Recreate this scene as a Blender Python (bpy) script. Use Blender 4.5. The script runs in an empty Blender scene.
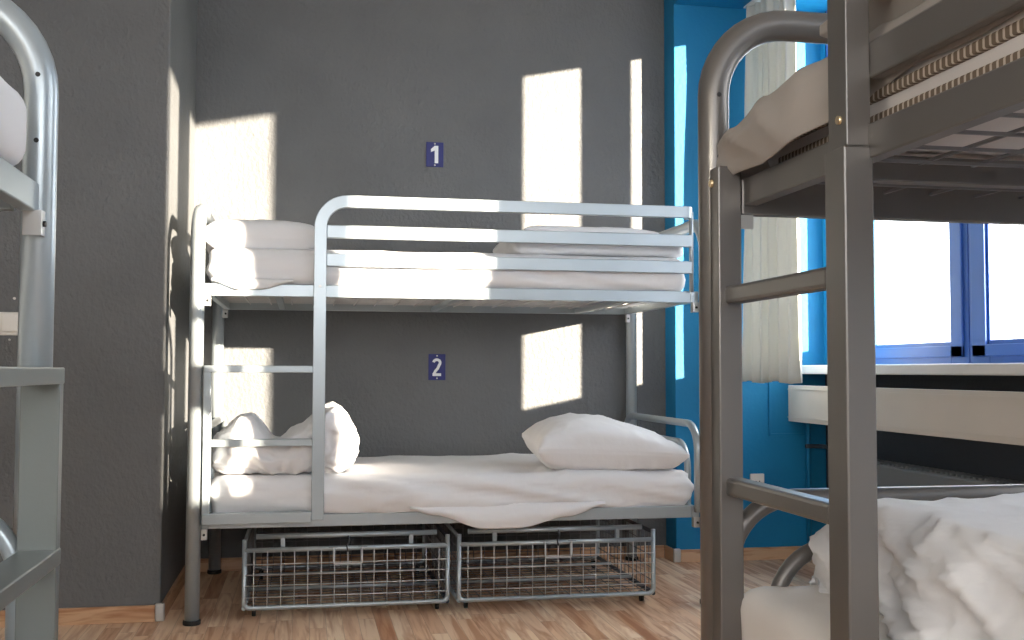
import bpy, bmesh, math, random
from math import sin, cos, pi, radians, exp, floor
from mathutils import Vector, Matrix, noise

random.seed(7)
COL = bpy.context.scene.collection

# ------------------------------------------------------------------ materials
def new_mat(name):
    m = bpy.data.materials.new(name); m.use_nodes = True
    nt = m.node_tree
    b = nt.nodes.get('Principled BSDF')
    return m, nt, b

def add_bump(nt, b, scale=60, strength=.3, dist=.002, detail=4, stretch=(1, 1, 1), rough=.5):
    tc = nt.nodes.new('ShaderNodeTexCoord'); mp = nt.nodes.new('ShaderNodeMapping')
    mp.inputs['Scale'].default_value = stretch
    nz = nt.nodes.new('ShaderNodeTexNoise'); nz.inputs['Scale'].default_value = scale
    nz.inputs['Detail'].default_value = detail; nz.inputs['Roughness'].default_value = rough
    bp = nt.nodes.new('ShaderNodeBump'); bp.inputs['Strength'].default_value = strength
    bp.inputs['Distance'].default_value = dist
    nt.links.new(tc.outputs['Object'], mp.inputs['Vector'])
    nt.links.new(mp.outputs['Vector'], nz.inputs['Vector'])
    nt.links.new(nz.outputs['Fac'], bp.inputs['Height'])
    nt.links.new(bp.outputs['Normal'], b.inputs['Normal'])
    return nz, mp

def simple(name, col, rough=.5, metal=0.0, bump=None, spec=.5, vary=0):
    m, nt, b = new_mat(name)
    b.inputs['Base Color'].default_value = (*col, 1); b.inputs['Roughness'].default_value = rough
    b.inputs['Metallic'].default_value = metal
    b.inputs['Specular IOR Level'].default_value = spec
    if bump:
        nz, mp = add_bump(nt, b, *bump)
    if vary:
        tc = nt.nodes.new('ShaderNodeTexCoord'); n2 = nt.nodes.new('ShaderNodeTexNoise')
        n2.inputs['Scale'].default_value = 3; n2.inputs['Detail'].default_value = 6
        rp = nt.nodes.new('ShaderNodeValToRGB')
        rp.color_ramp.elements[0].position = .3; rp.color_ramp.elements[1].position = .7
        rp.color_ramp.elements[0].color = (*[c * (1 - vary) for c in col], 1)
        rp.color_ramp.elements[1].color = (*[min(1, c * (1 + vary)) for c in col], 1)
        nt.links.new(tc.outputs['Object'], n2.inputs['Vector'])
        nt.links.new(n2.outputs['Fac'], rp.inputs['Fac']); nt.links.new(rp.outputs['Color'], b.inputs['Base Color'])
    return m

M = {}
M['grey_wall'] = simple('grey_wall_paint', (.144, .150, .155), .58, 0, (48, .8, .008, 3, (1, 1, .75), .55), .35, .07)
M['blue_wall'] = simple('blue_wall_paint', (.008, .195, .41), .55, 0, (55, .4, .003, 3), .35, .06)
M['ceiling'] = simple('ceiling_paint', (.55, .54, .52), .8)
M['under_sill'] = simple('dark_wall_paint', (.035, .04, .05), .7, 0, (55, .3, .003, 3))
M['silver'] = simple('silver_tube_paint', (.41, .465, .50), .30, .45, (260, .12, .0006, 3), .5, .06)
M['backlit_silver'] = simple('backlit_silver_tube_paint', (.17, .16, .152), .36, .5, (260, .12, .0006, 3), .5, .06)  # silver paint darkened in the colour, as the right bed stands backlit
M['green_silver'] = simple('green_grey_tube_paint', (.22, .245, .24), .34, .4, (260, .15, .0008, 3), .5, .08)
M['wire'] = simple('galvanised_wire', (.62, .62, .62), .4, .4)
M['zinc'] = simple('zinc_plated_bracket', (.55, .55, .54), .4, .6)
M['brass'] = simple('yellow_zinc_screw', (.75, .6, .38), .3, .8)
M['black'] = simple('black_rubber', (.012, .012, .012), .5)
M['dark_bar'] = simple('dark_runner_steel', (.07, .075, .09), .4, .4)
M['sheet'] = simple('white_cotton', (.80, .80, .82), .9, 0, (28, .25, .006, 5), .2)
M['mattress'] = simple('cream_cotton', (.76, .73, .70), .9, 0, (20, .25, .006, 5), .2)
M['upper_mattress'] = simple('shaded_cream_cotton', (.60, .56, .54), .9, 0, (20, .25, .006, 5), .2)  # cream cotton with the shade of the backlit upper bunk in its colour
M['wire_dark'] = simple('shaded_wire', (.22, .22, .23), .5, .5)  # wire colour darkened to stand in for the shade under the bunks
M['beige'] = simple('backlit_beige_cotton', (.36, .33, .305), .9, 0, (24, .3, .006, 5), .2)  # beige cloth, its backlit shade mixed into the base colour
M['white_plastic'] = simple('white_plastic', (.78, .76, .72), .35)
M['sill'] = simple('white_sill_laminate', (.80, .80, .80), .35)
M['panel'] = simple('cream_panel_paint', (.66, .62, .57), .5, 0, (8, .1, .002, 2), .3, .03)
M['window_blue'] = simple('blue_window_paint', (.05, .16, .55), .35)
M['plate_blue'] = simple('enamel_blue', (.008, .014, .15), .3)
M['enamel_white'] = simple('enamel_white', (.85, .88, .92), .4)
M['radiator'] = simple('grey_radiator_paint', (.16, .17, .18), .5)
M['pipe_dark'] = simple('dark_pipe_paint', (.03, .04, .05), .4)
M['bark'] = simple('dark_bark', (.04, .035, .03), .9)

def stripes_mat():
    m, nt, b = new_mat('woven_border_fabric')
    b.inputs['Roughness'].default_value = .9; b.inputs['Specular IOR Level'].default_value = .2
    tc = nt.nodes.new('ShaderNodeTexCoord'); sx = nt.nodes.new('ShaderNodeSeparateXYZ')
    nt.links.new(tc.outputs['Object'], sx.inputs['Vector'])
    ad = nt.nodes.new('ShaderNodeMath'); ad.operation = 'ADD'
    nt.links.new(sx.outputs['X'], ad.inputs[0]); nt.links.new(sx.outputs['Y'], ad.inputs[1])
    mu = nt.nodes.new('ShaderNodeMath'); mu.operation = 'MULTIPLY'; mu.inputs[1].default_value = 2 * pi / .0125
    nt.links.new(ad.outputs[0], mu.inputs[0])
    sn = nt.nodes.new('ShaderNodeMath'); sn.operation = 'SINE'; nt.links.new(mu.outputs[0], sn.inputs[0])
    rp = nt.nodes.new('ShaderNodeValToRGB')
    rp.color_ramp.elements[0].position = .3; rp.color_ramp.elements[1].position = .6
    rp.color_ramp.elements[0].color = (.16, .12, .09, 1); rp.color_ramp.elements[1].color = (.50, .43, .36, 1)
    nt.links.new(sn.outputs[0], rp.inputs['Fac']); nt.links.new(rp.outputs['Color'], b.inputs['Base Color'])
    return m
M['stripes'] = stripes_mat()

def wood_mat(name, row=.062, length=.62, cols=None, rough=.42, joints=True, along='Y'):
    """strips running along Y, each with its own tone, grain and end joints"""
    m, nt, b = new_mat(name)
    N = nt.nodes.new; Lk = nt.links.new
    def mth(op, a, c=None):
        n = N('ShaderNodeMath'); n.operation = op
        for i, v in enumerate((a, c)):
            if v is None: continue
            if isinstance(v, (int, float)): n.inputs[i].default_value = v
            else: Lk(v, n.inputs[i])
        return n.outputs[0]
    tc = N('ShaderNodeTexCoord'); sx = N('ShaderNodeSeparateXYZ'); Lk(tc.outputs['Object'], sx.inputs[0])
    xr = mth('DIVIDE', sx.outputs['X'], row); ix = mth('FLOOR', xr)
    w1 = N('ShaderNodeTexWhiteNoise'); w1.noise_dimensions = '1D'; Lk(ix, w1.inputs['W'])
    yr = mth('ADD', mth('DIVIDE', sx.outputs['Y'], length), mth('MULTIPLY', w1.outputs['Value'], 7.3)); iy = mth('FLOOR', yr)
    cb = N('ShaderNodeCombineXYZ'); Lk(ix, cb.inputs[0]); Lk(iy, cb.inputs[1])
    w2 = N('ShaderNodeTexWhiteNoise'); w2.noise_dimensions = '2D'; Lk(cb.outputs[0], w2.inputs['Vector'])
    rp = N('ShaderNodeValToRGB'); cr = rp.color_ramp
    cols = cols or [(.60, .34, .20), (.78, .52, .34), (.86, .62, .43), (.92, .73, .54), (.70, .44, .28)]
    while len(cr.elements) < len(cols): cr.elements.new(.5)
    for i, e in enumerate(cr.elements): e.position = i / (len(cols) - 1)
    for i, c in enumerate(cols): cr.elements[i].color = (*c, 1)
    Lk(w2.outputs['Value'], rp.inputs['Fac'])
    cg = N('ShaderNodeCombineXYZ')
    Lk(mth('ADD', mth('MULTIPLY', sx.outputs['X'], 26 if along == 'Y' else 3), mth('MULTIPLY', w2.outputs['Value'], 50)), cg.inputs[0])
    Lk(mth('MULTIPLY', sx.outputs['Y'], 2.2), cg.inputs[1]); Lk(mth('MULTIPLY', sx.outputs['Z'], 26), cg.inputs[2])
    nz = N('ShaderNodeTexNoise'); nz.inputs['Scale'].default_value = 1.0; nz.inputs['Detail'].default_value = 5; nz.inputs['Distortion'].default_value = 1.2
    Lk(cg.outputs[0], nz.inputs['Vector'])
    gr = N('ShaderNodeValToRGB'); gr.color_ramp.elements[0].position = .36; gr.color_ramp.elements[1].position = .56
    gr.color_ramp.elements[0].color = (.62, .44, .34, 1); gr.color_ramp.elements[1].color = (1, 1, 1, 1)
    Lk(nz.outputs['Fac'], gr.inputs['Fac'])
    mx = N('ShaderNodeMixRGB'); mx.blend_type = 'MULTIPLY'; mx.inputs['Fac'].default_value = .9
    Lk(rp.outputs['Color'], mx.inputs['Color1']); Lk(gr.outputs['Color'], mx.inputs['Color2'])
    col = mx.outputs['Color']
    if joints:
        fx = mth('FRACT', xr); fy = mth('FRACT', yr)
        j = mth('MAXIMUM', mth('LESS_THAN', fx, .022), mth('LESS_THAN', fy, .0035))
        mk = N('ShaderNodeMixRGB'); mk.inputs['Color2'].default_value = (.20, .12, .08, 1)
        Lk(mth('MULTIPLY', j, .6), mk.inputs['Fac']); Lk(col, mk.inputs['Color1']); col = mk.outputs['Color']
    Lk(col, b.inputs['Base Color'])
    b.inputs['Roughness'].default_value = rough
    return m
M['floor'] = wood_mat('beech_strip_floor')
M['skirting'] = wood_mat('wood_skirting', row=5, length=9, cols=[(.62, .38, .22), (.66, .43, .27)], rough=.45, joints=False, along='X')

def glass_mat():
    m, nt, b = new_mat('window_glass'); nt.nodes.remove(b)
    out = nt.nodes.get('Material Output')
    t = nt.nodes.new('ShaderNodeBsdfTransparent'); g = nt.nodes.new('ShaderNodeBsdfGlossy')
    g.inputs['Roughness'].default_value = .02; t.inputs['Color'].default_value = (.97, .98, .98, 1)
    mx = nt.nodes.new('ShaderNodeMixShader'); mx.inputs[0].default_value = .05
    nt.links.new(t.outputs[0], mx.inputs[1]); nt.links.new(g.outputs[0], mx.inputs[2]); nt.links.new(mx.outputs[0], out.inputs['Surface'])
    return m
M['glass'] = glass_mat()

def curtain_mat():
    m, nt, b = new_mat('curtain_cotton')
    out = nt.nodes.get('Material Output')
    b.inputs['Base Color'].default_value = (.70, .70, .66, 1); b.inputs['Roughness'].default_value = .9
    tr = nt.nodes.new('ShaderNodeBsdfTranslucent'); tr.inputs['Color'].default_value = (.70, .72, .70, 1)
    mx = nt.nodes.new('ShaderNodeMixShader'); mx.inputs[0].default_value = .22
    nt.links.new(b.outputs[0], mx.inputs[1]); nt.links.new(tr.outputs[0], mx.inputs[2]); nt.links.new(mx.outputs[0], out.inputs['Surface'])
    return m
M['curtain'] = curtain_mat()

# ------------------------------------------------------------------ mesh helpers
class MB:
    """collects boxes, bars and tubes for one mesh"""
    def __init__(s, T=None): s.bm = bmesh.new(); s.T = T or (lambda p: Vector(p))
    def _v(s, p): return s.bm.verts.new(s.T(p))
    def box(s, a, b, mi=0):
        x0, y0, z0 = a; x1, y1, z1 = b
        vs = [s._v((x, y, z)) for x in (x0, x1) for y in (y0, y1) for z in (z0, z1)]
        for f in ((0, 1, 3, 2), (4, 6, 7, 5), (0, 4, 5, 1), (2, 3, 7, 6), (0, 2, 6, 4), (1, 5, 7, 3)):
            fc = s.bm.faces.new([vs[i] for i in f]); fc.material_index = mi
        return s
    def prism(s, pts, axis, a, b):
        """polygon pts (2-D) extruded along axis from a to b"""
        def P(p, t):
            return {'x': (t, p[0], p[1]), 'y': (p[0], t, p[1]), 'z': (p[0], p[1], t)}[axis]
        A = [s._v(P(p, a)) for p in pts]; B = [s._v(P(p, b)) for p in pts]
        s.bm.faces.new(A[::-1]); s.bm.faces.new(B)
        for i in range(len(pts)):
            j = (i + 1) % len(pts); s.bm.faces.new((A[i], A[j], B[j], B[i]))
        return s
    def sweep(s, pts, prof, closed=False, smooth=True, up=None):
        """prof: list of (a,b) in the moving frame"""
        P = [Vector(p) for p in pts]; n = len(P); rings = []
        t0 = (P[1] - P[0]).normalized()
        ref = Vector(up) if up else (Vector((0, 0, 1)) if abs(t0.z) < .9 else Vector((0, 1, 0)))
        N_ = (ref - t0 * ref.dot(t0)).normalized()
        prev = t0
        for i in range(n):
            if closed: t = (P[(i + 1) % n] - P[i - 1]).normalized()
            elif i == 0: t = t0
            elif i == n - 1: t = (P[-1] - P[-2]).normalized()
            else: t = ((P[i + 1] - P[i]).normalized() + (P[i] - P[i - 1]).normalized()).normalized()
            q = prev.rotation_difference(t); N_ = q @ N_; N_ = (N_ - t * N_.dot(t)).normalized(); prev = t
            B_ = t.cross(N_)
            rings.append([s._v(P[i] + N_ * a + B_ * b) for a, b in prof])
        m = len(prof)
        for i in range(n if closed else n - 1):
            r0, r1 = rings[i], rings[(i + 1) % n]
            for k in range(m):
                f = s.bm.faces.new((r0[k], r0[(k + 1) % m], r1[(k + 1) % m], r1[k])); f.smooth = smooth
        if not closed: s.bm.faces.new(rings[0][::-1]); s.bm.faces.new(rings[-1])
        return s
    def tube(s, pts, r, seg=14, bend=None, closed=False):
        if bend: pts = fillet(pts, bend)
        return s.sweep(pts, [(r * cos(2 * pi * k / seg), r * sin(2 * pi * k / seg)) for k in range(seg)], closed)
    def flat(s, pts, w, h, bend=None, up=None):
        if bend: pts = fillet(pts, bend)
        return s.sweep(pts, [(-w / 2, -h / 2), (w / 2, -h / 2), (w / 2, h / 2), (-w / 2, h / 2)], False, False, up)
    def cyl(s, c, axis, r, h, seg=16):
        c = Vector(c); d = Vector({'x': (1, 0, 0), 'y': (0, 1, 0), 'z': (0, 0, 1)}[axis]) * h / 2
        return s.tube([c - d, c + d], r, seg)

def fillet(pts, rad, n=10):
    P = [Vector(p) for p in pts]
    if not isinstance(rad, (list, tuple)): rad = [rad] * (len(P) - 2)
    out = [P[0]]
    for i in range(1, len(P) - 1):
        a = (P[i - 1] - P[i]).normalized(); b = (P[i + 1] - P[i]).normalized()
        ang = a.angle(b); r = rad[i - 1]
        if r <= 0 or ang > pi - .01: out.append(P[i]); continue
        d = r / math.tan(ang / 2)
        A = P[i] + a * d; B = P[i] + b * d
        c = P[i] + (a + b).normalized() * (r / sin(ang / 2))
        va = A - c; vb = B - c; tot = va.angle(vb); ax = va.cross(vb).normalized()
        for k in range(n + 1):
            out.append(c + Matrix.Rotation(tot * k / n, 3, ax) @ va)
    out.append(P[-1])
    return out

def obj(name, mb, mat, parent=None, bevel=0, kind=None, label=None):
    bm = mb.bm if isinstance(mb, MB) else mb
    bmesh.ops.recalc_face_normals(bm, faces=bm.faces)
    me = bpy.data.meshes.new(name); bm.to_mesh(me); bm.free()
    for m in (mat if isinstance(mat, (list, tuple)) else [mat]): me.materials.append(M[m] if isinstance(m, str) else m)
    o = bpy.data.objects.new(name, me); COL.objects.link(o)
    if parent: o.parent = parent
    if bevel:
        b = o.modifiers.new('bevel', 'BEVEL'); b.width = bevel; b.segments = 2; b.limit_method = 'ANGLE'; b.angle_limit = radians(50)
    if kind: o['kind'] = kind
    if label: o['label'] = label
    return o

def tag(o, label, cat, group=None):
    o['label'] = label; o['category'] = cat
    if group: o['group'] = group
    return o

def empty(name, loc=(0, 0, 0), rz=0):
    o = bpy.data.objects.new(name, None); COL.objects.link(o); o.location = loc; o.rotation_euler = (0, 0, rz)
    o.empty_display_size = .1
    return o

def struct(name, mb, mat, bevel=0): return obj(name, mb, mat, None, bevel, 'structure')

def grid_box(hx, hy, hz, nx, ny, nz):
    """closed box surface made of a fine grid, returns (bm)"""
    bm = bmesh.new(); cache = {}
    def V(i, j, k):
        key = (i, j, k)
        if key not in cache:
            cache[key] = bm.verts.new(((i / nx * 2 - 1) * hx, (j / ny * 2 - 1) * hy, (k / nz * 2 - 1) * hz))
        return cache[key]
    for i in range(nx):
        for j in range(ny):
            for k in (0, nz): bm.faces.new((V(i, j, k), V(i + 1, j, k), V(i + 1, j + 1, k), V(i, j + 1, k)))
    for i in range(nx):
        for k in range(nz):
            for j in (0, ny): bm.faces.new((V(i, j, k), V(i + 1, j, k), V(i + 1, j, k + 1), V(i, j, k + 1)))
    for j in range(ny):
        for k in range(nz):
            for i in (0, nx): bm.faces.new((V(i, j, k), V(i, j + 1, k), V(i, j + 1, k + 1), V(i, j, k + 1)))
    return bm

def ridge(p):
    """soft cloth crease value 0..1, sharp at creases"""
    return 1 - abs(noise.noise(p)) * 2

def folds(p, amp, sc, stretch=(1, 1, 1), seed=0):
    q = Vector((p.x * stretch[0], p.y * stretch[1], p.z * stretch[2])) * sc + Vector((seed * 3.7, seed * 1.3, seed * 5.1))
    w = Vector((noise.noise(q * .6), noise.noise(q * .6 + Vector((9, 2, 4))), 0)) * .7
    return amp * (.65 * ridge(q + w) ** 2 + .35 * ridge(q * 2.1 + w) ** 2 - .4)

def soft_mesh(hx, hy, hz, r, seg, disp, post=None):
    """rounded box with displacement disp(point, normal)->amount and post(point)->point"""
    nx, ny, nz = seg
    bm = grid_box(hx, hy, hz, nx, ny, nz)
    for v in bm.verts:
        p = v.co
        q = Vector((max(-hx + r, min(hx - r, p.x)), max(-hy + r, min(hy - r, p.y)), max(-hz + r, min(hz - r, p.z))))
        d = p - q
        n = d.normalized() if d.length > 1e-9 else Vector((0, 0, 1))
        s = q + n * r if d.length > 1e-9 else p
        s = s + n * disp(s, n)
        v.co = post(s) if post else s
    for f in bm.faces: f.smooth = True
    return bm

def mattress(name, x0, x1, y0, y1, z0, z1, mat, label, seed=0, amp=.008, T=None, seg=(110, 50, 10), r=.05, **kw):
    c = Vector(((x0 + x1) / 2, (y0 + y1) / 2, (z0 + z1) / 2)); hx, hy, hz = (x1 - x0) / 2, (y1 - y0) / 2, (z1 - z0) / 2
    rr = min(r, hz * .95)
    def disp(s, n):
        side = 1 - abs(n.z)
        a = folds(s, amp * .7, 3.2, (1, 1, 3) if side > .5 else (1, 1, 1), seed)
        # long diagonal pulls along the sides
        d = folds(Vector((s.x * .5 + s.z * 3, s.y * .5, s.x * .12)), amp * 2.0, 3.6, (1, 1, 1), seed + 2)
        return a * (.6 + .4 * side) + d * (side * .8 + .2)
    bm = soft_mesh(hx, hy, hz, rr, seg, disp)
    for v in bm.verts:
        p = v.co + c
        if v.co.z < -hz * .6: p.z = max(p.z, z0)
        v.co = T(p) if T else p
    o = obj(name, bm, mat)
    tag(o, label, 'mattress', kw.get('group'))
    return o

# ------------------------------------------------------------------ the room
XW = 3.07          # inner face of the window wall
YB = 1.105          # back wall
YL = .085          # face of the wall beside the left bunk
XR = -.125         # its return
YC = .952          # front face of the blue pier
XC = 2.252
ZC = 3.02
YN = -7.0          # how far the room runs behind the camera

struct('floor', MB().box((-2.2, YN, -.05), (XW + .3, YB + .1, 0)), 'floor')
struct('ceiling', MB().box((-2.2, YN, ZC), (XW + .3, YB + .1, ZC + .1)), 'ceiling')
struct('wall_back', MB().box((XR - .0, YB, 0), (XC, YB + .1, ZC)), 'grey_wall')
struct('wall_left_front', MB().box((-2.2, YL, 0), (XR, YB + .1, ZC)), 'grey_wall', .006)
struct('wall_left', MB().box((-2.3, YN, 0), (-1.7, YL, ZC)), 'grey_wall')
struct('wall_back_blue', MB().box((XC, YC, 0), (XW + .3, YB + .1, ZC)), 'blue_wall', .004)
struct('trim_1', MB().box((XC, -3.9, 2.845), (XW, YC, ZC)), 'blue_wall')       # blue lintel over the windows

struct('wall_rear', MB().box((-2.3, YN - .1, 0), (XW + .3, YN, 1.35)).box((-2.3, YN - .1, 2.75), (XW + .3, YN, ZC)), 'ceiling')  # unseen rear wall, added with an open band to cut frontal fill light
# skirting boards with the little corner caps
def skirt(name, a, b): return struct(name, MB().box(a, b), 'skirting', .002)
skirt('baseboard_left_front', (-1.7, YL - .014, 0), (XR - .018, YL, .062))
skirt('baseboard_left_return', (XR, YL + .004, 0), (XR + .014, YB, .062))
skirt('baseboard_back', (XR + .014, YB - .014, 0), (XC - .014, YB, .062))
skirt('baseboard_pier_side', (XC - .014, YC + .004, 0), (XC, YB - .014, .062))
skirt('baseboard_pier_front', (XC + .02, YC - .014, 0), (XW, YC, .062))
struct('trim_2', MB().box((XR - .018, YL - .017, 0), (XR + .017, YL + .006, .068)), 'zinc', .006)
struct('trim_3', MB().box((XC - .017, YC - .017, 0), (XC + .02, YC + .006, .068)), 'zinc', .006)

# window wall : openings at X = XW
ZG0, ZG1 = .99, 2.845
OPEN = [(-.97, .905), (-3.18, -2.20), (-3.92, -3.33)]
mb = MB()
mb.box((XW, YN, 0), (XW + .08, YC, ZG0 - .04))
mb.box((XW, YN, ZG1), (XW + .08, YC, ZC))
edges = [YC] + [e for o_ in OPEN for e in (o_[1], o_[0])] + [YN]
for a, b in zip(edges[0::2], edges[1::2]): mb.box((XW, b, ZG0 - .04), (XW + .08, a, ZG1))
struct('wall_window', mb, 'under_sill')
# blue linings between and beside the windows
mb = MB()
for a, b in zip(edges[0::2], edges[1::2]): mb.box((XW - .006, b, ZG0), (XW, a, ZG1))
struct('trim_4', mb, 'blue_wall')

def casement(root, y0, y1, z0, z1, fw=.075, fb=.095, x=XW + .03, fh=None):
    """one window leaf: frame + pane"""
    f = MB(); fh = fh or fw
    for a, b in (((x - .03, y0, z0), (x + .03, y0 + fw, z1)), ((x - .03, y1 - fh, z0), (x + .03, y1, z1)),
                 ((x - .03, y0 + fw, z0), (x + .03, y1 - fh, z0 + fb)), ((x - .03, y0 + fw, z1 - .045), (x + .03, y1 - fh, z1))):
        f.box(a, b)
    # stepped inner bead
    for a, b in (((x - .042, y0 + .03, z0 + .03), (x - .03, y0 + fw - .012, z1 - .02)), ((x - .042, y1 - fh + .012, z0 + .03), (x - .03, y1 - .03, z1 - .02)),
                 ((x - .042, y0 + .03, z0 + .03), (x - .03, y1 - .03, z0 + fb - .018))):
        f.box(a, b)
    fo = obj('window_frame', f, 'window_blue', root, .003)
    obj('pane', MB().box((x - .003, y0 + fw, z0 + fb), (x + .003, y1 - fh, z1 - .045)), 'glass', fo)

def window(name, y0, y1, splits, zb=ZG0):
    root = empty(name); root['kind'] = 'structure'
    ys = [y0] + splits + [y1]
    for a, b in zip(ys[:-1], ys[1:]): casement(root, a + .004, b - .004, zb, ZG1 + .0, fw=.122 if b > .9 else .105, fh=.06 if b > .9 else (.130 if b > -.4 else None))
    return root
window('window_1', -.97, .905, [-.295])
window('window_2', -3.18, -2.20, [])
window('window_3', -3.92, -3.33, [])

# sill and the panel under it
s = obj('trim_5', MB().box((2.885, -3.98, .945), (XW + .03, YC, .99)), 'sill', None, .006, 'structure')
pn = MB().box((2.862, -4.4, .702), (2.888, YC, .888))
struct('trim_6', pn, 'panel', .002)
struct('trim_7', MB().box((2.858, -4.4, .722), (2.864, YC, .726)).box((2.858, -4.4, .866), (2.864, YC, .870)), 'panel')
# sill brackets (dark triangular irons)
for y in (-.93,):
    o = obj('shelf_bracket', MB().prism([(2.89, .945), (3.05, .945), (3.05, .90)], 'y', y - .012, y + .012), 'zinc')
    tag(o, 'grey iron bracket under the white window sill', 'bracket')

# radiator under the panel
r = empty('radiator', (2.98, -.55, 0))
tag(r, 'dark grey panel radiator on the wall under the window', 'radiator')
mb = MB().box((-.055, -1.05, .12), (.055, 1.05, .545)); obj('radiator_body', mb, 'radiator', r, .01)
mb = MB()
for k in range(56):
    y = -1.02 + k * .0365; mb.box((-.04, y, .545), (.04, y + .018, .553))
obj('grille', mb, 'radiator', r)
for y in (-.8, .76):
    obj('bracket', MB().box((.05, y, .2), (.088, y + .04, .5)), 'radiator', r)
    obj('foot', MB().box((-.03, y, 0), (.03, y + .03, .125)), 'radiator', r)
# pipes
o = obj('heating_pipe', MB().tube([(2.94, .915, .575), (3.02, .915, .575), (3.02, .5, .575), (2.98, .5, .545)], .011, 10, [.04, .04]), 'pipe_dark')
tag(o, 'dark heating pipe running from the blue wall to the radiator', 'pipe')
o = obj('wall_pipe', MB().tube([(2.965, YC - .014, .06), (2.965, YC - .014, .60), (2.965, YC - .014, .70)], .012, 10), 'blue_wall')
tag(o, 'blue painted pipe standing against the blue wall', 'pipe')
o = obj('cable_duct', MB().box((2.752, YC - .010, .628), (2.764, YC, .93)).box((2.752, YC - .010, .628), (2.95, YC, .640)), 'blue_wall', None, .002)
tag(o, 'blue painted cable duct in an L shape on the blue wall', 'cable duct')

# curtain -------------------------------------------------
def curtain():
    bm = bmesh.new(); nx, nz = 150, 40
    A = Vector((2.596, .936)); B = Vector((2.700, .47))
    d = (B - A); nrm = Vector((-d.y, d.x)).normalized()
    rows = []
    for k in range(nz + 1):
        z = .905 + (2.838 - .905) * k / nz; h = k / nz
        row = []
        for i in range(nx + 1):
            u = i / nx
            wv = .030 * sin(u * 2 * pi * 6.5 + .5 * sin(h * 3)) + .012 * sin(u * 2 * pi * 15 + h * 2) * (.4 + .6 * h)
            wv *= (.75 + .25 * noise.noise(Vector((u * 4, h * 2, 3))))
            uu = u * (1 - .05 * h)
            sway = .012 * noise.noise(Vector((u * 3, h * 3, 0)))
            p = A + d * uu + nrm * (wv + sway)
            row.append(bm.verts.new((min(p.x + .05 * h * (1 - u), 2.85), min(p.y, YC - .01), z + .006 * sin(u * 13))))
        rows.append(row)
    for k in range(nz):
        for i in range(nx):
            f = bm.faces.new((rows[k][i], rows[k][i + 1], rows[k + 1][i + 1], rows[k + 1][i])); f.smooth = True
    bm2 = bm
    o = obj('fabric', bm2, 'curtain')
    so = o.modifiers.new('solid', 'SOLIDIFY'); so.thickness = .002
    return o
ct = empty('curtain', (0, 0, 0))
tag(ct, 'long white pleated curtain hanging bunched beside the window', 'curtain')
f = curtain(); f.parent = ct
hm = f.copy(); bpy.data.objects.remove(hm)
obj('curtain_rail', MB().box((2.62, -.9, 2.838), (2.70, .92, 2.845)), 'sill', ct)

# number plates --------------------------------------------
def plate(num, x0, x1, z0, z1):
    cx, cz = (x0 + x1) / 2, (z0 + z1) / 2
    root = empty('number_sign', (cx, YB, cz))
    w, h = (x1 - x0) / 2, (z1 - z0) / 2
    obj('plate', MB().box((-w, -.006, -h), (w, 0, h)), 'plate_blue', root, .002)
    if num == '1':
        pts = [(.017, -.044), (.017, .044), (-.001, .044), (-.020, .027), (-.020, .012), (-.001, .020), (-.001, -.044)]
        obj('numeral', MB().prism(pts, 'y', -.0080, -.006), 'enamel_white', root)
    else:
        pth = []
        for k in range(15):
            a = radians(172 - k * 15.2); pth.append((-.001 + .0165 * cos(a), .0215 + .0150 * sin(a)))
        pth += [(.004, -.006), (-.008, -.020), (-.0155, -.036)]
        w2 = .0068; L_, R_ = [], []
        for k, p_ in enumerate(pth):
            q0 = Vector(pth[max(0, k - 1)]); q1 = Vector(pth[min(len(pth) - 1, k + 1)]); t_ = (q1 - q0).normalized()
            n_ = Vector((-t_.y, t_.x)) * w2; L_.append(Vector(p_) + n_); R_.append(Vector(p_) - n_)
        bm = bmesh.new()
        def strip(A_, B_):
            va = [[bm.verts.new((p.x, y, p.y)) for p in A_] for y in (-.008, -.006)]; vb = [[bm.verts.new((p.x, y, p.y)) for p in B_] for y in (-.008, -.006)]
            for k in range(len(A_) - 1):
                bm.faces.new((va[0][k], va[0][k + 1], vb[0][k + 1], vb[0][k])); bm.faces.new((va[1][k], va[1][k + 1], vb[1][k + 1], vb[1][k]))
                bm.faces.new((va[0][k], va[0][k + 1], va[1][k + 1], va[1][k])); bm.faces.new((vb[0][k], vb[0][k + 1], vb[1][k + 1], vb[1][k]))
            for k in (0, -1): bm.faces.new((va[0][k], va[1][k], vb[1][k], vb[0][k]))
        strip(L_, R_)
        strip([Vector((-.0225, -.031)), Vector((.0205, -.031))], [Vector((-.0225, -.045)), Vector((.0205, -.045))])
        bmesh.ops.remove_doubles(bm, verts=bm.verts, dist=1e-5)
        obj('numeral', bm, 'enamel_white', root)
    for s_ in (-1, 1): obj('screw', MB().cyl((0, -.007, s_ * (h - .009)), 'y', .004, .004, 10), 'zinc', root)
    return root
tag(plate('1', .995, 1.083, 1.982, 2.108), 'small dark blue enamel plate with white number 1, above upper bunk', 'sign')
tag(plate('2', 1.013, 1.099, .911, 1.041), 'small dark blue enamel plate with white number 2, above lower bunk', 'sign')

# light switch on the left wall
sw = empty('light_switch', (-.685, YL, 1.13)); tag(sw, 'white square rocker light switch on the dark wall', 'switch')
obj('surround', MB().box((-.042, -.010, -.044), (.042, 0, .044)), 'white_plastic', sw, .004)
obj('rocker', MB().box((-.028, -.015, -.030), (.028, -.010, .030)), 'white_plastic', sw, .002)
obj('screw', MB().cyl((.012, -.002, .096), 'y', .005, .004, 10), 'white_plastic', sw)
obj('screw', MB().cyl((-.002, -.002, -.060), 'y', .004, .004, 10), 'white_plastic', sw)
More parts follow.
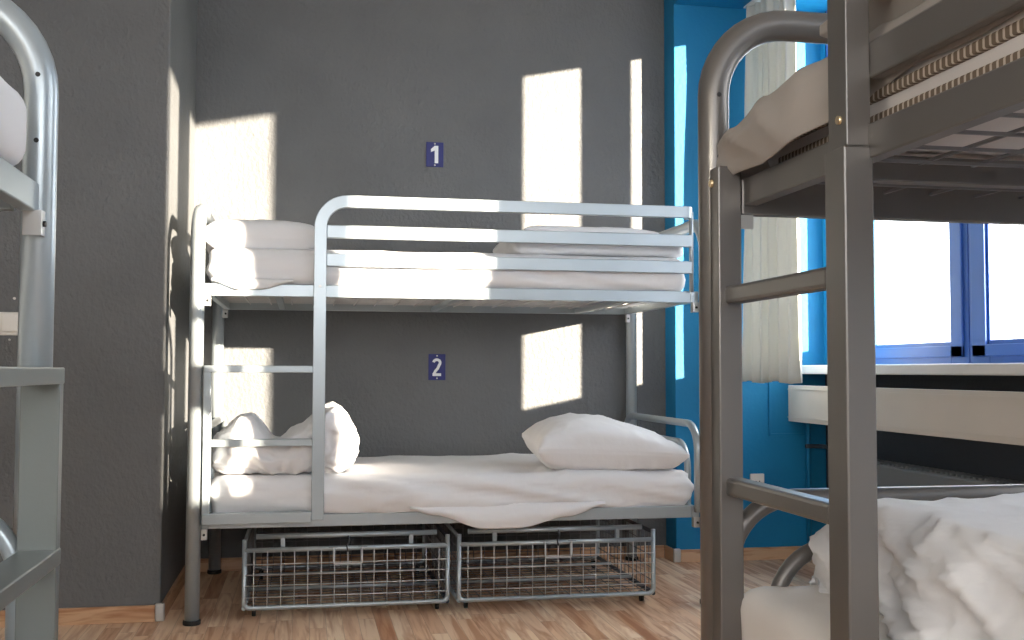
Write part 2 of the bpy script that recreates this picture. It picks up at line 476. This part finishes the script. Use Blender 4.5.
# socket on the blue wall
so_ = empty('wall_socket', (2.685, YC, .398)); tag(so_, 'white power socket low on the blue wall', 'socket')
obj('surround', MB().box((-.038, -.012, -.038), (.038, 0, .038)), 'white_plastic', so_, .004)
obj('socket_face', MB().cyl((0, -.0125, 0), 'y', .021, .003, 20), 'white_plastic', so_)
for sx_ in (-.009, .009): obj('socket_hole', MB().cyl((sx_, -.0145, 0), 'y', .003, .002, 8), 'black', so_)

# ------------------------------------------------------------------ bunk beds
L, W = 2.05, 1.05
ZT = 1.585      # centre height of the end hoops
TR = .0275
def make_bed(label, loc, rz=0, flip=False, mat='silver', upr=(.38, .975), rungs=(.395, .68, .962), lad=(.045, .462),
             lowup=False, ladder_mat=None, mesh=True, joints=False, inset=.034, uy=(-.024, .026), drop=0, bend=.138, wire='wire'):
    lm = ladder_mat or mat
    root = empty('bunk_bed', loc, rz)
    tag(root, label, 'bunk bed', 'metal bunk beds of the dormitory')
    T = (lambda p: Vector((p[0], -p[1], p[2]))) if flip else (lambda p: Vector(p))
    mk = lambda: MB(T)
    # end frames : hoop of tube from floor to floor
    for x in (0, L):
        e = obj('end_frame', mk().tube([(x, 0, .012), (x, 0, ZT), (x, W, ZT), (x, W, .012)], TR, 18, bend), mat, root)
        for y in (0, W):
            obj('foot_cap', mk().cyl((x, y, .009), 'z', .033, .018, 18), 'black', e, .003)
            for z in (1.335, 1.445):
                obj('screw_hole', mk().cyl((x + (TR if x == 0 else -TR) * .93, y, z), 'x', .0042, .006, 8), 'black', e)
    # side rails and end rails of both levels
    for z0, z1 in ((.35, .398), (1.245 - drop, 1.293 - drop)):
        for y in (inset, W - .026 - inset):
            obj('side_rail', mk().box((.020, y, z0), (L - .020, y + .026, z1)), mat, root, .0025)
        for x in (0.03, L - .055):
            obj('end_rail', mk().box((x, .030, z0 - (.016 if joints else 0)), (x + .025, W - .030, z1 - .002)), mat, root, .0025)
        # cross members
        for x in (.30, L / 2, L - .30):
            obj('cross_bar', mk().box((x - .014, .05, z0 + .002), (x + .014, W - .05, z0 + .022 + (.02 if joints else 0))), mat, root, .002)
        if mesh:
            m = mk(); zt = z0 + .024
            n = 20
            for k in range(1, n):
                x = .055 + (L - .11) * k / n; m.box((x - .0025, .05, zt), (x + .0025, W - .05, zt + .005))
            n = 11
            for k in range(1, n):
                y = .03 + (W - .06) * k / n; m.box((.055, y - .0025, zt + .004), (L - .055, y + .0025, zt + .009))
            obj('wire_base', m, wire, root)
        # brackets where the rails hang on the posts
        for x, sx in ((0, 1), (L, -1)):
            for y in (0, W):
                b = mk()
                xa, xb = (.022, .048) if sx > 0 else (L - .048, L - .022)
                yy = inset - .010 if y == 0 else W - .018 - inset
                s1 = 1 if y == 0 else -1; yo = yy if y == 0 else yy + .006; t5 = .005
                xo, xi = (xa, xb) if sx > 0 else (xb, xa); tx = t5 * sx
                b.prism([(xo, yo), (xi, yo), (xi, yo + s1 * .030), (xi - tx, yo + s1 * .030), (xi - tx, yo + s1 * t5), (xo, yo + s1 * t5)], 'z', z0 - .040, z0 + .002)
                bo = obj('bracket', b, 'zinc', root, .001)
                obj('bolt', mk().cyl(((xa + xb) / 2 + .002, yy - .002, z0 - .02), 'y', .005, .005, 10), 'black', bo)
    # low end loops (pillow hoops)
    for x in (.035, L - .035):
        obj('end_hoop', mk().tube([(x, .012, .375), (x, .012, .736), (x, W - .012, .736), (x, W - .012, .375)], .016, 14, .115), mat, root)
        obj('end_hoop', mk().tube([(x + (.018 if x < 1 else -.018), .085, .375), (x + (.018 if x < 1 else -.018), .085, .655), (x + (.018 if x < 1 else -.018), W - .085, .655), (x + (.018 if x < 1 else -.018), W - .085, .375)], .014, 14, .11), mat, root)
    # guard rail : flat section bent from the ladder post over to the far end
    gx = lad[1]
    gy = uy[0] + .032 if not joints else .020
    gw, gd = (.048, .024) if not joints else (.052, .036)
    g = mk().flat([(gx, gy, upr[0] if not lowup else 1.262), (gx, gy, 1.622), (L - .062, gy, 1.622), (L - .062, gy + .05, 1.622)],
                  gd, gw, [.105, .02], up=(0, 1, 0))
    gr = obj('guard_rail', g, mat, root, .002)
    obj('guard_end_rod', mk().tube([(L - .058, gy + .006, 1.29), (L - .058, gy + .006, 1.625)], .009, 10), mat, gr)
    for z in (1.502, 1.391):
        obj('guard_bar', mk().box((gx + .024, gy - .006, z - .026), (L - .058, gy + .010, z + .026)) if not joints else
            mk().box((gx + .020, .038, z - .036), (L - .070, .056, z + .016)), mat, gr, .003)
    obj('screw', mk().cyl((gx + (.008 if joints else 0), gy - gd / 2 - .001, 1.285 if not joints else 1.30), 'y', .006, .006, 12), 'brass' if joints else 'zinc', gr)
    # ladder
    if not lowup:
        obj('ladder_upright', mk().box((lad[0] - .014, uy[0], upr[0]), (lad[0] + .014, uy[1], upr[1])), lm, root, .002)
    else:
        a = obj('ladder_upright', mk().box((lad[0] - .020, -.016, .012), (lad[0] + .020, .027, 1.312)), lm, root, .003)
        obj('screw', mk().cyl((lad[0] - .008, -.017, 1.285), 'y', .007, .006, 12), 'brass', a)
        b = obj('ladder_upright', mk().box((gx - .027, -.004, .012), (gx + .029, .040, 1.262)), lm, root, .003)
    for i, z in enumerate(rungs):
        x0, x1 = lad[0] + .012, gx - .024
        if lowup:
            obj('ladder_rung', mk().box((x0 - .010, -.004, z - .015), (x1, .030, z + .015)), lm, root, .006)
        else:
            hh = .0135 if i else .020
            obj('ladder_rung', mk().box((lad[0] - .012, uy[0] - (.010 if i == 0 else .002), z - hh), (x1, uy[1] - .002, z + hh)), lm, root, .0025)
    return root

bed_c = make_bed('silver tube bunk bed against the grey wall, two wire cages beneath', (0, 0, 0))
bed_r = make_bed('backlit silver-grey bunk bed in the right foreground with thick square ladder posts', (1.118, -2.46, 0), -pi / 2,
                 mat='backlit_silver', rungs=(.43, .760, 1.088), lad=(.040, .450), lowup=True, joints=True, wire='wire_dark')
bed_l = make_bed('silver bunk bed cut off at the left edge, beside the light switch', (-.034, -2.36, 0), -pi / 2, flip=True, inset=-.006, uy=(-.052, .008), ladder_mat='green_silver', mat='silver', drop=.030, bend=.165, rungs=(.36, .655, .947), upr=(.35, .960))

# ------------------------------------------------------------------ bedding of the centre bunk
mattress('mattress', .045, 2.0, .030, 1.01, .385, .548, 'sheet',
         'white sheeted mattress on the lower bunk of the bed by the grey wall', 1, .020)
mattress('mattress', .030, 1.985, .034, 1.01, 1.283, 1.438, 'sheet',
         'white sheeted mattress on the upper bunk of the bed by the wall', 4, .012)

def hem(name, x0, x1, y, ztop, fz, label, mat='sheet', T=None, seed=0, cat='sheet'):
    """sheet edge hanging over a rail : lies back over the mattress then falls to fz(u)"""
    bm = bmesh.new(); nu, nv = 70, 16; rows = []
    for i in range(nu + 1):
        u = i / nu; x = x0 + (x1 - x0) * u; zb = fz(u); col = []
        for j in range(nv + 1):
            v = j / nv
            z = ztop + (zb - ztop) * v
            yy = y - .010 * sin(pi * min(1, v * 1.0)) - .004 * noise.noise(Vector((u * 7, v * 2, seed)))
            yy += .014 * (1 - v) ** 3
            p = Vector((x, yy, z))
            col.append(bm.verts.new(T(p) if T else p))
        rows.append(col)
    for i in range(nu):
        for j in range(nv):
            f = bm.faces.new((rows[i][j], rows[i + 1][j], rows[i + 1][j + 1], rows[i][j + 1])); f.smooth = True
    o = obj(name, bm, mat)
    s_ = o.modifiers.new('solid', 'SOLIDIFY'); s_.thickness = .0025
    if label: tag(o, label, cat)
    return o
def prof(pts):
    def f(u):
        for (a, za), (b, zb) in zip(pts[:-1], pts[1:]):
            if u <= b:
                t = (u - a) / (b - a); t = t * t * (3 - 2 * t); return za + (zb - za) * t
        return pts[-1][1]
    return f
hem('bed_sheet', .82, 1.62, .018, .425, prof([(0, .408), (.12, .385), (.38, .326), (.55, .326), (.8, .368), (1, .412)]),
    'loose white sheet edge hanging over the lower front rail', seed=1)
hem('bed_sheet', .05, .36, .020, 1.315, prof([(0, 1.30), (.35, 1.268), (.6, 1.272), (1, 1.30)]),
    'sheet edge sagging over the upper front rail beside the ladder', seed=5)

def pillow(name, c, hx, hy, hz, rz, label, mat='sheet', seed=0, shape=None, cat='pillow', tilt=(0, 0), amp=.012, seg=(56, 40, 8), T=None, group=None):
    nx, ny, nz = seg
    bm = grid_box(1, 1, 1, nx, ny, nz)
    R_ = Matrix.Rotation(rz, 3, 'Z') @ Matrix.Rotation(tilt[0], 3, 'X') @ Matrix.Rotation(tilt[1], 3, 'Y')
    for v in bm.verts:
        u, w, t = v.co
        # thickness falls to the seam
        th = ((1 - abs(u) ** 5) * (1 - abs(w) ** 4)); th = max(th, 0) ** .5
        sh = shape(u, w) if shape else 1
        sx = 1 - .07 * (1 - abs(w) ** 2) * abs(u) ** 3 * 1; sy = 1 - .09 * (1 - abs(u) ** 2) * abs(w) ** 3
        edge = .10
        p = Vector((u * hx * sx, w * hy * sy, t * hz * (edge + (1 - edge) * th) * (sh if t > 0 else .8 + .2 * sh)))
        n = Vector((u * .3, w * .3, t))
        if th > 0:
            p += n.normalized() * folds(p, amp, 6, (1, 1, .6), seed) * (.35 + .65 * (1 - th * .5))
        q = R_ @ p + Vector(c)
        v.co = T(q) if T else q
    for f in bm.faces: f.smooth = True
    o = obj(name, bm, mat)
    sb = o.modifiers.new('sub', 'SUBSURF'); sb.levels = 1; sb.render_levels = 1
    tag(o, label, cat, group)
    return o

def settle(o, z):
    """flatten what would sink below z so the soft thing rests on its support"""
    for v in o.data.vertices:
        if v.co.z < z: v.co.z = z + (v.co.z - z) * .02
    return o

p = pillow('pillow', (1.675, .27, .640), .318, .26, .108, radians(-4), 'plump white pillow at the right end of the lower bunk', seed=3,
       shape=lambda u, w: 1.0 + .12 * cos((u + .35) * 2.6) - .42 * max(0, u) ** 1.1 - .25 * max(0, -u) ** 3, tilt=(radians(4), radians(2)), amp=.016)
settle(p, .548)
p = pillow('pillow', (.225, .28, 1.487), .235, .22, .078, radians(3), 'white pillow on the upper bunk beside the ladder opening', seed=8, amp=.008)
settle(p, 1.436)

# folded blanket and pillow at the right of the upper bunk
bm = soft_mesh(.375, .26, .052, .045, (60, 40, 10), lambda s, n: folds(s, .008, 4, (1, 1, 2), 11) + .004 * sin(s.z * 130), None)
for v in bm.verts: v.co += Vector((1.62, .34, 1.49))
o = obj('folded_bedding', bm, 'sheet'); tag(o, 'flat folded white bedding at the right end of the upper bunk', 'bedding')
settle(o, 1.438)
p = pillow('pillow', (1.60, .36, 1.553), .30, .20, .030, radians(2), 'thin white pillow lying on the folded bedding of the upper bunk', seed=15, amp=.005)

# crumpled duvet at the left of the lower bunk
def lump(hx, hy, hz, c, seed, top, amp=.02, seg=(90, 60, 24), r=.09, sc=4.0):
    def disp(s, n): return folds(s, amp, sc, (1, 1, 1), seed) + folds(s, amp * .4, sc * 2.3, (1, 1, 1), seed + 3)
    bm = soft_mesh(hx, hy, hz, r, seg, disp)
    for v in bm.verts:
        f = (v.co.z + hz) / (2 * hz)
        k = top(v.co.x / hx, v.co.y / hy)
        v.co.z = -hz + f * 2 * hz * k if f > 0 else v.co.z
        v.co += Vector(c)
    return bm
def top1(u, w):
    a = .82 + .26 * exp(-((u + .52) / .22) ** 2) + .42 * exp(-((u - .66) / .33) ** 2) - .22 * exp(-((u + .12) / .18) ** 2)
    return a * (1 - .18 * (w > 0) * w)
bm = lump(.285, .27, .105, (.335, .29, .655), 21, top1, .030, r=.085, sc=5)
o = obj('duvet', bm, 'sheet'); tag(o, 'crumpled white duvet heaped at the ladder end of the lower bunk', 'duvet'); settle(o, .548)

# ------------------------------------------------------------------ wire cages under the centre bunk
def cage(x0, x1, label, dep=.86):
    root = empty('wire_cage', ((x0 + x1) / 2, .05, 0)); w = (x1 - x0) / 2
    tag(root, label, 'storage cage', 'wire cages under the bunk')
    r = .0095; zb, zt = .042, .292; zf = .262
    # front frame
    f = MB().tube([(-w + r, 0, zt + .012), (-w + r, 0, zb), (w - r, 0, zb), (w - r, 0, zt + .012)], r, 10, .022)
    f.tube([(-w + r, 0, zf), (w - r, 0, zf)], r, 10)
    obj('front_frame', f, 'silver', root)
    b = MB().tube([(-w + r, dep, zt), (-w + r, dep, zb), (w - r, dep, zb), (w - r, dep, zt), ], r, 10, .022)
    b.tube([(-w + r, dep, zt), (w - r, dep, zt)], r, 10)
    obj('back_frame', b, 'silver', root)
    for s in (-1, 1):
        obj('side_bar', MB().tube([(s * (w - r), 0, zb), (s * (w - r), dep, zb)], r, 10).tube([(s * (w - r), 0, zt), (s * (w - r), dep, zt)], r * .8, 10), 'dark_bar' if s > 0 else 'silver', root)
    # lid bar hung above the front
    lid = MB().tube([(-w + .05, .03, zt + .018), (w - .05, .03, zt + .018)], .0105, 10)
    for s in (-.62, .62): lid.box((s * w - .008, .018, zf), (s * w + .008, .034, zt + .012))
    obj('lid_bar', lid, 'silver', root)
    wr = .0020
    fm = MB(); nxx = 15
    for k in range(nxx):
        x = -w + .045 + (2 * w - .09) * k / (nxx - 1); fm.tube([(x, -.006, zb), (x, -.006, zf)], wr, 5)
    for k in range(1, 5):
        z = zb + (zf - zb) * k / 5 - .006 + (.004 * sin(k)); fm.tube([(-w + .012, -.009, z), (w - .012, -.009, z)], wr, 5)
    obj('front_mesh', fm, 'wire', root)
    bmh = MB()
    for k in range(nxx):
        x = -w + .045 + (2 * w - .09) * k / (nxx - 1); bmh.tube([(x, dep, zb), (x, dep, zt)], wr, 4)
        bmh.tube([(x, 0, zb + .004), (x, dep, zb + .004)], wr, 4)
    for k in range(1, 6): bmh.tube([(-w, dep, zb + .04 * k), (w, dep, zb + .04 * k)], wr, 4)
    for k in range(1, 15): bmh.tube([(-w + r, dep * k / 15, zb + .008), (w - r, dep * k / 15, zb + .008)], wr, 4)
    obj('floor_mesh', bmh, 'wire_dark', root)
    for s in (-1, 1):
        sm = MB()
        for k in range(1, 15): sm.tube([(s * (w - r), dep * k / 15, zb), (s * (w - r), dep * k / 15, zt)], wr, 5)
        for k in range(1, 5): sm.tube([(s * (w - r), 0, zb + .05 * k), (s * (w - r), dep, zb + .05 * k)], wr, 5)
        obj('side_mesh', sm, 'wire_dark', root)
    # cross runner bars in the tray
    obj('tray_bar', MB().tube([(-w + .012, .30, zb + .014), (w - .012, .30, zb + .014)], .007, 8).tube([(-w + .012, .62, zb + .014), (w - .012, .62, zb + .014)], .007, 8), 'silver', root)
    # handle and hasp
    obj('handle', MB().tube([(-.055, -.012, zf + .004), (-.055, -.018, zf - .058), (.055, -.018, zf - .058), (.055, -.012, zf + .004)], .0032, 8, .008), 'wire', root)
    obj('hasp', MB().tube([(0, -.012, zf + .05), (.007, -.014, zf + .03), (-.006, -.014, zf + .012), (0, -.012, zf - .012)], .003, 8).box((-.075, -.008, zf - .005), (-.04, -.004, zf + .006)).box((.04, -.008, zf - .005), (.075, -.004, zf + .006)), 'dark_bar', root)
    for s in (-1, 1):
        for y in (.05, dep - .05):
            obj('castor', MB().cyl((s * (w - .045), y, .0155), 'x', .0155, .014, 14).box((s * (w - .045) - .010, y - .010, .022), (s * (w - .045) + .010, y + .010, .042)), 'black', root)
    return root
cage(.178, .985, 'wire storage cage under the bunk, the one nearer the ladder')
cage(1.012, 1.842, 'wire storage cage under the bunk, the one nearer the blue wall')

# ------------------------------------------------------------------ bedding of the right bunk
RX, RY = 1.118, -2.46
def TR_(p): return Vector((RX + p[1], RY - p[0], p[2]))      # bed coordinates to the room
# upper mattress : cream sides with two woven borders
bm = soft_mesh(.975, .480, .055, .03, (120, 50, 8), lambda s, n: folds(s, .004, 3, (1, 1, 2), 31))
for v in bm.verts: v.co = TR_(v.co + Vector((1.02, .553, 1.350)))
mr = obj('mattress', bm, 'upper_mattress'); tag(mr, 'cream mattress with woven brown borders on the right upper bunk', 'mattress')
for z in (1.309, 1.343):
    mb = MB(TR_)
    mb.box((.12, .0665, z - .008), (1.96, .085, z + .008))
    obj('woven_border', mb, 'stripes', mr, .003)
# top sheet wrapped round the far corner, its edge rising along the aisle side
def wrap_sheet():
    bm = bmesh.new(); nu, nv = 110, 46; rows = []
    for i in range(nu + 1):
        u = i / nu; x = -.030 + 1.95 * u
        low = 1.292 + .030 * min(1, max(0, (x - .18) / .16)) + .036 * min(1, max(0, (x - .34) / .2))
        low += .004 * sin(x * 17)
        tt = min(1, max(0, (x - .28) / .14)); yb = .010 + .058 * tt * tt * (3 - 2 * tt)
        ztop = 1.418 + .028 * tt - .058 * max(0, 1 - (x + .022) / .30) ** 1.3
        col = []
        for j in range(nv + 1):
            v = j / nv
            if v < .45:
                t = v / .45; y = -.012 + .0; z = low + (ztop - .035 - low) * t
                y = yb - .020 * t * max(0, 1 - x / .35) - .008 * sin(pi * t)
            elif v < .60:
                t = (v - .45) / .15; a = t * pi / 2
                y = yb - .020 * max(0, 1 - x / .35) + .035 * (1 - cos(a)); z = ztop - .035 + .035 * sin(a)
            else:
                t = (v - .60) / .40; y = yb + .035 + (.98 - .053) * t; z = ztop + .012 * sin(pi * t) + .05 * exp(-((x - .10) / .10) ** 2) * exp(-((y - .15) / .07) ** 2)
            p = Vector((x, y, z))
            d = folds(Vector((p.x * .8 + p.z * 1.5, p.y * .6, p.z)), .024, 4.2, (1, 1, 1), 41)
            if v < .5: p.y -= d * .8 * min(1, v * 4 + .3) * (1 - .7 * tt)
            else: p.z += d * .8
            col.append(bm.verts.new(TR_(p)))
        rows.append(col)
    # end flap folded down over the far end of the mattress
    for i in range(nu):
        for j in range(nv):
            f = bm.faces.new((rows[i][j], rows[i + 1][j], rows[i + 1][j + 1], rows[i][j + 1])); f.smooth = True
    prev = rows[0]
    for k in range(1, 8):
        cur = []
        for j, v in enumerate(rows[0]):
            base = v.co
            zb = 1.295
            z = base.z + (zb - base.z) * (k / 7)
            cur.append(bm.verts.new((base.x, base.y + .006 * sin(pi * k / 7), z)))
        for j in range(nv):
            f = bm.faces.new((prev[j], prev[j + 1], cur[j + 1], cur[j])); f.smooth = True
        prev = cur
    o = obj('bed_sheet', bm, 'beige')
    s_ = o.modifiers.new('solid', 'SOLIDIFY'); s_.thickness = .003
    return o
tag(wrap_sheet(), 'beige sheet wrapped round the corner of the right upper mattress', 'sheet')
p = pillow('pillow', (RX + .40, RY - .55, 1.495), .36, .26, .085, radians(-8), 'beige pillow on the right upper bunk behind the bent tube', mat='beige', seed=33, amp=.010)
# white duvet piled further along the upper bunk
bm = lump(.42, .50, .13, (RX + .52, RY - 1.38, 1.555), 51, lambda u, w: .9 + .1 * sin(u * 3 + w * 2), .03, r=.11, sc=3)
o = obj('duvet', bm, 'sheet'); tag(o, 'white duvet piled on the right upper bunk behind the guard rail', 'duvet')

# lower bunk, right
bm = soft_mesh(.975, .50, .105, .04, (100, 50, 12), lambda s, n: folds(s, .010, 3, (1, 1, 1), 61))
for v in bm.verts: v.co = TR_(v.co + Vector((1.00, .520, .482)))
o = obj('mattress', bm, 'mattress'); tag(o, 'cream sheeted mattress on the right lower bunk', 'mattress')

def crumple():
    """wide duvet thrown over the lower bunk : height field with an aisle side that falls in folds"""
    bm = bmesh.new(); nu, nv = 200, 130; rows = []
    for i in range(nu + 1):
        u = i / nu
        col = []
        for j in range(nv + 1):
            v = j / nv
            x = .045 + 1.75 * u                      # along the bed
            s = v * 1.05                              # distance across, measured from the aisle hem
            edge0 = .125 + .020 * sin(x * 9) + .010 * sin(x * 23 + 1) - .03 * max(0, min(1, (x - .5) / .5))
            fall = .20
            top = .733 + .012 * sin(x * 3 + .4)
            k = min(1, max(0, (x - .045) / .09)); endr = (1 - (1 - k) ** 2) ** .5
            top = .578 + (top - .578) * (.15 + .85 * endr)
            if s < fall:
                t = s / fall; a = t * pi / 2
                y = edge0 + .075 * (1 - cos(a)); z = .578 + (top - .578) * sin(a)
            else:
                y = edge0 + .075 + (s - fall); z = top
            y = min(y, .985)
            p = Vector((x, y, z))
            steep = max(0, 1 - max(0, s - fall * .7) / (fall * .9))
            # pleats lying along the bed on the side, soft drapes on top
            q = Vector((x * .9, y * .5 - x * .35, z * 5 + x * 1.1))
            d = folds(q, .040, 2.0, (1, 1, 1), 71) * steep
            d += folds(Vector((x * 2.0, y, z * 9 + x * 2.5)), .026, 2.2, (1, 1, 1), 77) * steep + folds(Vector((x * 1.5, y, z * 7 + x * 3)), .010, 5.5, (1, 1, 1), 75) * (.3 + .7 * steep)
            g = folds(Vector((x * 1.0 + y * .8, y * 1.2 - x * .5, 0)), .020, 1.6, (1, 1, 1), 73) + folds(Vector((x, y - x * .5, 0)), .006, 5.0, (1, 1, 1), 79)
            p.y -= d; p.z += g * (1 - steep) * endr + d * .2
            far = max(0, min(1, (y - .8) / .2)); p.z -= .05 * far ** 2
            p.z = max(p.z, .590)
            col.append(bm.verts.new(TR_(p)))
        rows.append(col)
    for i in range(nu):
        for j in range(nv):
            f = bm.faces.new((rows[i][j], rows[i + 1][j], rows[i + 1][j + 1], rows[i][j + 1])); f.smooth = True
    o = obj('duvet', bm, 'sheet')
    s_ = o.modifiers.new('solid', 'SOLIDIFY'); s_.thickness = .012; s_.offset = -1
    return o
tag(crumple(), 'large rumpled white duvet spread over the right lower bunk', 'duvet')

# ------------------------------------------------------------------ bedding of the left bunk
def TL_(p): return Vector((-.034 - p[1], -2.36 - p[0], p[2]))
for z, lab, sd in ((1.328, 'white mattress on the left upper bunk at the photo edge', 81), (.475, 'white mattress on the left lower bunk at the photo edge', 82)):
    hz = .066 if z > 1 else .09
    bm = soft_mesh(.93, .49 if z < 1 else .505, hz, .04, (80, 40, 8), lambda s, n: folds(s, .012, 3, (1, 1, 1), sd))
    for v in bm.verts: v.co = TL_(v.co + Vector((1.04, .53 if z < 1 else .492, z)))
    o = obj('mattress', bm, 'sheet'); tag(o, lab, 'mattress')
p = pillow('pillow', TL_((.38, .34, 1.435)), .30, .26, .075, radians(8), 'white pillow on the left upper bunk beside the bent tube', seed=91, amp=.012)

# bare tree outside the right pane
tr = empty('bare_tree', (9.6, 4.5, -1)); tag(tr, 'thin dark bare tree standing outside behind the window', 'tree')
obj('trunk', MB().tube([(0, 0, 0), (.02, 0, 2.2), (-.02, 0, 3.1)], .03, 8), 'bark', tr)
obj('branch', MB().tube([(.0, 0, 1.0), (.16, -.05, 1.9), (.17, -.05, 2.6)], .018, 7), 'bark', tr)

# ------------------------------------------------------------------ light
sc = bpy.context.scene
w = bpy.data.worlds.new('world'); sc.world = w; w.use_nodes = True
bg = w.node_tree.nodes['Background']
N = w.node_tree.nodes.new; Lk = w.node_tree.links.new
tc = N('ShaderNodeTexCoord'); sx = N('ShaderNodeSeparateXYZ'); Lk(tc.outputs['Generated'], sx.inputs[0])
rp = N('ShaderNodeValToRGB')
rp.color_ramp.elements[0].position = .35; rp.color_ramp.elements[0].color = (.60, .56, .50, 1)
rp.color_ramp.elements[1].position = .52; rp.color_ramp.elements[1].color = (.98, .98, .985, 1)
mr_ = N('ShaderNodeMapRange'); mr_.inputs['From Min'].default_value = -1; mr_.inputs['From Max'].default_value = 1
Lk(sx.outputs['Z'], mr_.inputs['Value']); Lk(mr_.outputs[0], rp.inputs['Fac']); Lk(rp.outputs['Color'], bg.inputs['Color'])
bg.inputs['Strength'].default_value = 5.0

sd = bpy.data.lights.new('sun', 'SUN'); sd.energy = 25; sd.angle = radians(.6); sd.color = (1, .84, .66)
so = bpy.data.objects.new('sun', sd); COL.objects.link(so)
d = Vector((-.83, 1, -.170)).normalized()
so.rotation_euler = d.to_track_quat('-Z', 'Y').to_euler(); so.location = (6, -4, 4)

# ------------------------------------------------------------------ camera
cam = bpy.data.cameras.new('camera'); co = bpy.data.objects.new('camera', cam); COL.objects.link(co)
yaw, pit, roll, f = .19, .0474, .0025, 1080.
R0 = Vector((cos(yaw), -sin(yaw), 0)); F0 = Vector((sin(yaw), cos(yaw), 0)); U0 = Vector((0, 0, 1))
F = F0 * cos(pit) + U0 * sin(pit); U = U0 * cos(pit) - F0 * sin(pit)
R2 = R0 * cos(roll) + U * sin(roll); U2 = U * cos(roll) - R0 * sin(roll)
mat = Matrix((( R2.x, U2.x, -F.x, .404), (R2.y, U2.y, -F.y, -4.27), (R2.z, U2.z, -F.z, .956), (0, 0, 0, 1)))
co.matrix_world = mat
cam.sensor_width = 36; cam.lens = 36 * f / 1024; cam.clip_start = .02
sc.camera = co
sc.view_settings.view_transform = 'Standard'
sc.view_settings.look = 'None'
sc.view_settings.exposure = 0.58
